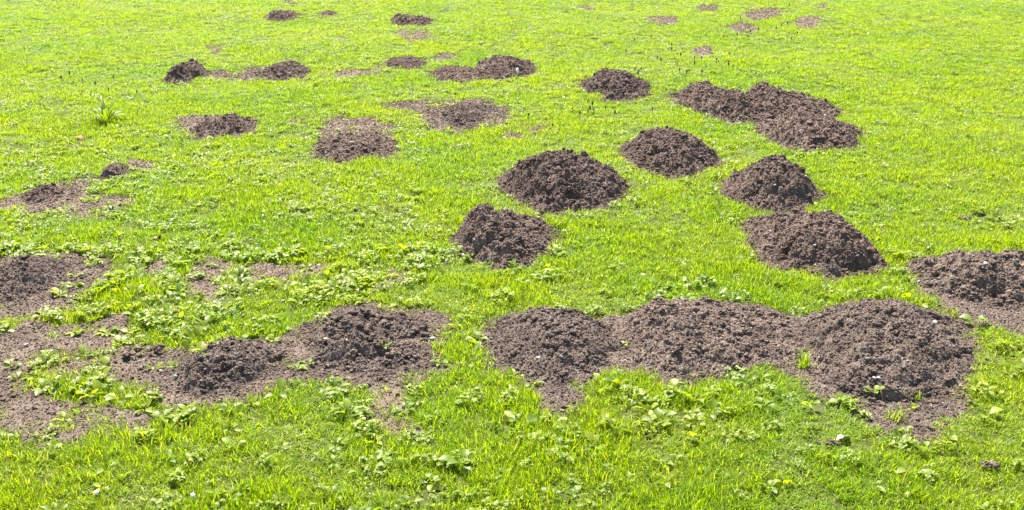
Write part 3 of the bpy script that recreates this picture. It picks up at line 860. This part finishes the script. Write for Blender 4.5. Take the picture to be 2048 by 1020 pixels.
def grass_tuft(px, py, label, seed, nb=40, hm=2.0, rad=.022):
    x, y, z = on_surf(px, py)
    V, Fq, T = tuft_mesh(seed, nb, rad, hm)
    o = link("grass_tuft", mesh_np("grass_tuft", V, [Fq], M_GRASS, {"tint": T}, smooth=True), loc=(x, y, z))
    tag(o, label, "grass tuft", "tufts of grass on bare soil")
grass_tuft(1606, 735, "tall grass tuft in the gap between the middle and rightmost merged molehills", 71, 60, 2.2)
grass_tuft(457, 572, "tallest isolated grass tuft on the bare strip left of centre", 72, 90, 1.5, .035)
grass_tuft(590, 560, "grass tuft at the right end of the bare strip left of centre", 73, 60, 1.4, .03)
grass_tuft(470, 547, "yellowish grass tuft at the back of the bare strip left of centre", 74, 60, 1.3, .04)
grass_tuft(315, 574, "grass tuft in the gap left of the bare strip", 75, 70, 1.5, .04)
grass_tuft(1830, 800, "little grass tuft poking from the foot of the rightmost molehill", 76, 20, 1.2, .015)
grass_tuft(1790, 838, "grass tuft on the sandy tongue in front of the rightmost molehill", 77, 60, 1.5, .03)
grass_tuft(1345, 232, "grass at the left foot of the molehill ridge", 78, 30, 1.4, .02)

# white bud on the double molehill, clover heads in the front grass
def flower(name, px, py, label, cat, group, head, stem_h, mat, hs):
    x, y, z = on_surf(px, py)
    e = link(name, None, loc=(x, y, z)); tag(e, label, cat, group); e.empty_display_size = .02
    V0, F0 = ICO2
    r_ = np.random.default_rng(int(px))
    if head == "bud":
        V = V0 * np.array([.55, .55, 1.0]); V[:, :2] *= (1 - .45 * np.clip(V0[:, 2:3], 0, 1) ** 1.5)
    elif head == "spike":
        V = V0 * np.array([.42, .42, 1.0]) * (1 + .3 * r_.normal(size=(len(V0), 1)).clip(-1, 1))
    else:
        V = V0 * (1 + .22 * r_.normal(size=(len(V0), 1)).clip(-1, 1))
    link("flower_head", mesh_np("flower_head", V * hs + [0, 0, stem_h + hs * .8], [F0], mat, smooth=(head == "bud")), e)
    a = np.arange(6) / 6 * 6.2832
    ring = np.stack([np.cos(a), np.sin(a)], -1) * .0014
    Vs = np.concatenate([np.c_[ring, np.full(6, -.003)], np.c_[ring, np.full(6, stem_h + hs * .2)]])
    Fs = np.array([[k, (k + 1) % 6, 6 + (k + 1) % 6, 6 + k] for k in range(6)])
    link("stem", mesh_np("stem", Vs, [Fs], M_LEAF, {"tint": np.full(12, .5)}), e)
flower("flower_bud", 1035, 150, "white pointed bud standing in front of the double molehill", "flower", None, "bud", .015, M_PETAL, .022)
for px, py, lab in ((388,1012,"white clover head at the bottom edge of the lawn"),(195,1005,"cream clover head low in the left front grass"),(765,668,"white clover blossom at the hole's rim")):
    if py < 900: continue
    flower("clover_flower", px, py, lab, "flower", "white clover heads", "ball", .024, M_PETAL, .006)

VIO = [("small dark purple flower spike in the far grass right of centre", "purple flowers right of centre", (1370,128), (60,22), 30),
       ("small purple flower spike in the grass in front of the lone steep molehill", "purple flowers before the lone molehill", (1195,222), (45,24), 12),
       ("small dark flower spike near the farthest bare patches", "purple flowers by the far patches", (1480,62), (90,16), 18),
       ("small bluish flower spike in the left far grass", "purple flowers at the far left", (215,172), (40,14), 7),
       ("small purple flower spike beside the wide dry patch", "purple flowers by the dry patch", (1065,250), (40,10), 6)]
for lab, grp, (cx, cy), (sx, sy), n in VIO:
    for k in range(n):
        px, py = random.gauss(cx, sx), random.gauss(cy, sy)
        if py < 6: py = 8
        x, y = unproj(px, py)
        D1, _ = cover(np.array([x]), np.array([y]))
        if D1[0] < .5: continue
        flower("flower_spike", px, py, lab, "flower", grp, "spike", random.uniform(.025, .045), M_PURPLE, random.uniform(.009, .014))

def pebble(px, py, r, mat, label, group, seed):
    x, y, z = on_surf(px, py)
    r_ = np.random.default_rng(seed)
    V0, F0 = ICO2
    V = V0 * (1 + .13 * r_.normal(size=(len(V0), 1)).clip(-1.5, 1.5)) * np.array([1, r_.uniform(.6, .9), r_.uniform(.45, .7)]) * r
    o = link("pebble", mesh_np("pebble", V, [F0], mat, smooth=True), loc=(x, y, z + r * .42), rot=(r_.uniform(-.4, .4), r_.uniform(-.4, .4), r_.uniform(0, 6)))
    tag(o, label, "stone", group)
PEB = [
 (652,684,.0105,M_STONE_TAN,"round tan pebble on the left slope of the molehill with the hole"),
 (693,683,.008,M_STONE_TAN,"small tan pebble on the back of the molehill with the hole"),
 (866,680,.012,M_STONE,"white pebble at the right edge of the molehill with the hole, rear one"),
 (882,692,.011,M_STONE,"white pebble at the right edge of the molehill with the hole, front one"),
 (214,728,.013,M_STONE_GREY,"grey stone in the weeds left of the clumpy foreground molehill"),
 (322,744,.008,M_STONE,"white pebble right of the lone narrow leaved weed"),
 (352,760,.009,M_STONE_GREY,"grey lump of stone on the left foot of the clumpy molehill"),
 (1077,719,.009,M_STONE,"pale pebble low on the leftmost merged molehill"),
 (1123,720,.009,M_STONE_GREY,"dark grey pebble low on the leftmost merged molehill"),
 (1869,649,.012,M_STONE,"flat pale stone on the upper right of the rightmost foreground molehill"),
 (1748,762,.010,M_STONE,"pale stone in the middle of the rightmost foreground molehill, left of a pair"),
 (1757,761,.008,M_STONE,"pale stone in the middle of the rightmost foreground molehill, right of a pair"),
 (1735,726,.008,M_STONE_GREY,"grey pebble on the left slope of the rightmost foreground molehill"),
 (1972,531,.014,M_STONE,"largest pale stone on the stony molehill at the right edge"),
 (1910,543,.010,M_STONE_GREY,"grey stone on the left flank of the stony right edge molehill"),
 (1837,567,.009,M_STONE,"white pebble at the left foot of the stony right edge molehill"),
 (1872,570,.009,M_STONE,"pale pebble low on the left flank of the stony right edge molehill"),
 (1631,532,.009,M_STONE,"white pebble at the front of the broad cracked molehill"),
 (1715,517,.008,M_STONE,"pale pebble right of centre on the broad cracked molehill"),
 (1629,496,.007,M_STONE,"small pale pebble near the middle of the broad cracked molehill"),
 (1549,374,.009,M_STONE,"pale pebble near the middle of the pointed molehill"),
 (1612,357,.008,M_STONE,"pale pebble on the right shoulder of the pointed molehill"),
 (705,288,.012,M_STONE_TAN,"tan stone on the flat uneven molehill"),
 (1305,190,.012,M_STONE,"pale stone at the right foot of the steep lone molehill"),
 (1650,233,.012,M_STONE,"pale stone where the broad molehill meets the long ridge"),
 (660,1006,.0001,M_STONE,None),
 (53,692,.009,M_STONE,"flat pale stone on the bare soil at the far left foreground"),
 (925,664,.0001,M_STONE,None),
 (1445,797,.0001,M_STONE,None),
 (135,690,.006,M_STONE,"small pale pebble on the bare soil at the left"),
 (730,744,.006,M_STONE,"tiny pale pebble below the hole, in front of the low molehill"),
]
for i, (px, py, r, m, lab) in enumerate(PEB):
    if lab: pebble(px, py, r, m, lab, "pebbles on the soil", 300 + i)

# dead leaves and dark lumps in the grass
def dead_leaf(px, py, L, label, seed, mat=M_DEAD, dz=.02):
    r_ = np.random.default_rng(seed); x, y, z = on_surf(px, py)
    V, Fq = leaf(r_, 0, 0, 0, L, L * .5, .3, r_.uniform(0, 6), 1.6, 7, .1)
    o = link("dead_leaf", mesh_np("dead_leaf", V, [Fq], mat, smooth=True), loc=(x, y, z + dz)); tag(o, label, "leaf", "dead leaves")
dead_leaf(365, 638, .045, "curled rusty brown leaf among weeds in the left foreground", 1)
dead_leaf(312, 488, .06, "long reddish dead leaf lying in the grass on the left", 2)
dead_leaf(1672, 893, .06, "pale brown dead leaf in the right front grass", 3, M_STRAW)
dead_leaf(155, 280, .06, "small brown dead leaf in the far left grass", 4)
def lump(px, py, r, label, seed):
    r_ = np.random.default_rng(seed); x, y, z = on_surf(px, py)
    n = 9
    X = r_.normal(0, r * .9, n); Y = r_.normal(0, r * .6, n); rr = r * r_.uniform(.3, .75, n)
    V, Fc, T = crumb_geo(X, Y, .012 + rr * .5, np.maximum(rr, .006), r_)
    o = link("soil_lump", mesh_np("soil_lump", V, [Fc], M_SOIL, {"tint": T}), loc=(x, y, z)); tag(o, label, "soil lump", "loose lumps of soil in the grass")
lump(1980, 942, .018, "dark loose lump of soil in the right front grass", 1)
lump(1657, 897, .014, "dark lump of soil beside the pale dead leaf", 2)
lump(222, 492, .016, "dark lump of soil in the grass behind the greyish molehill", 3)
lump(1930, 445, .016, "small dark lump of soil in the grass above the stony molehill", 4)
lump(262, 716, .022, "dark clod in weeds at the back of the left island of grass", 5)
lump(305, 708, .02, "dark clod sitting on bare soil left of the clumpy molehill", 6)
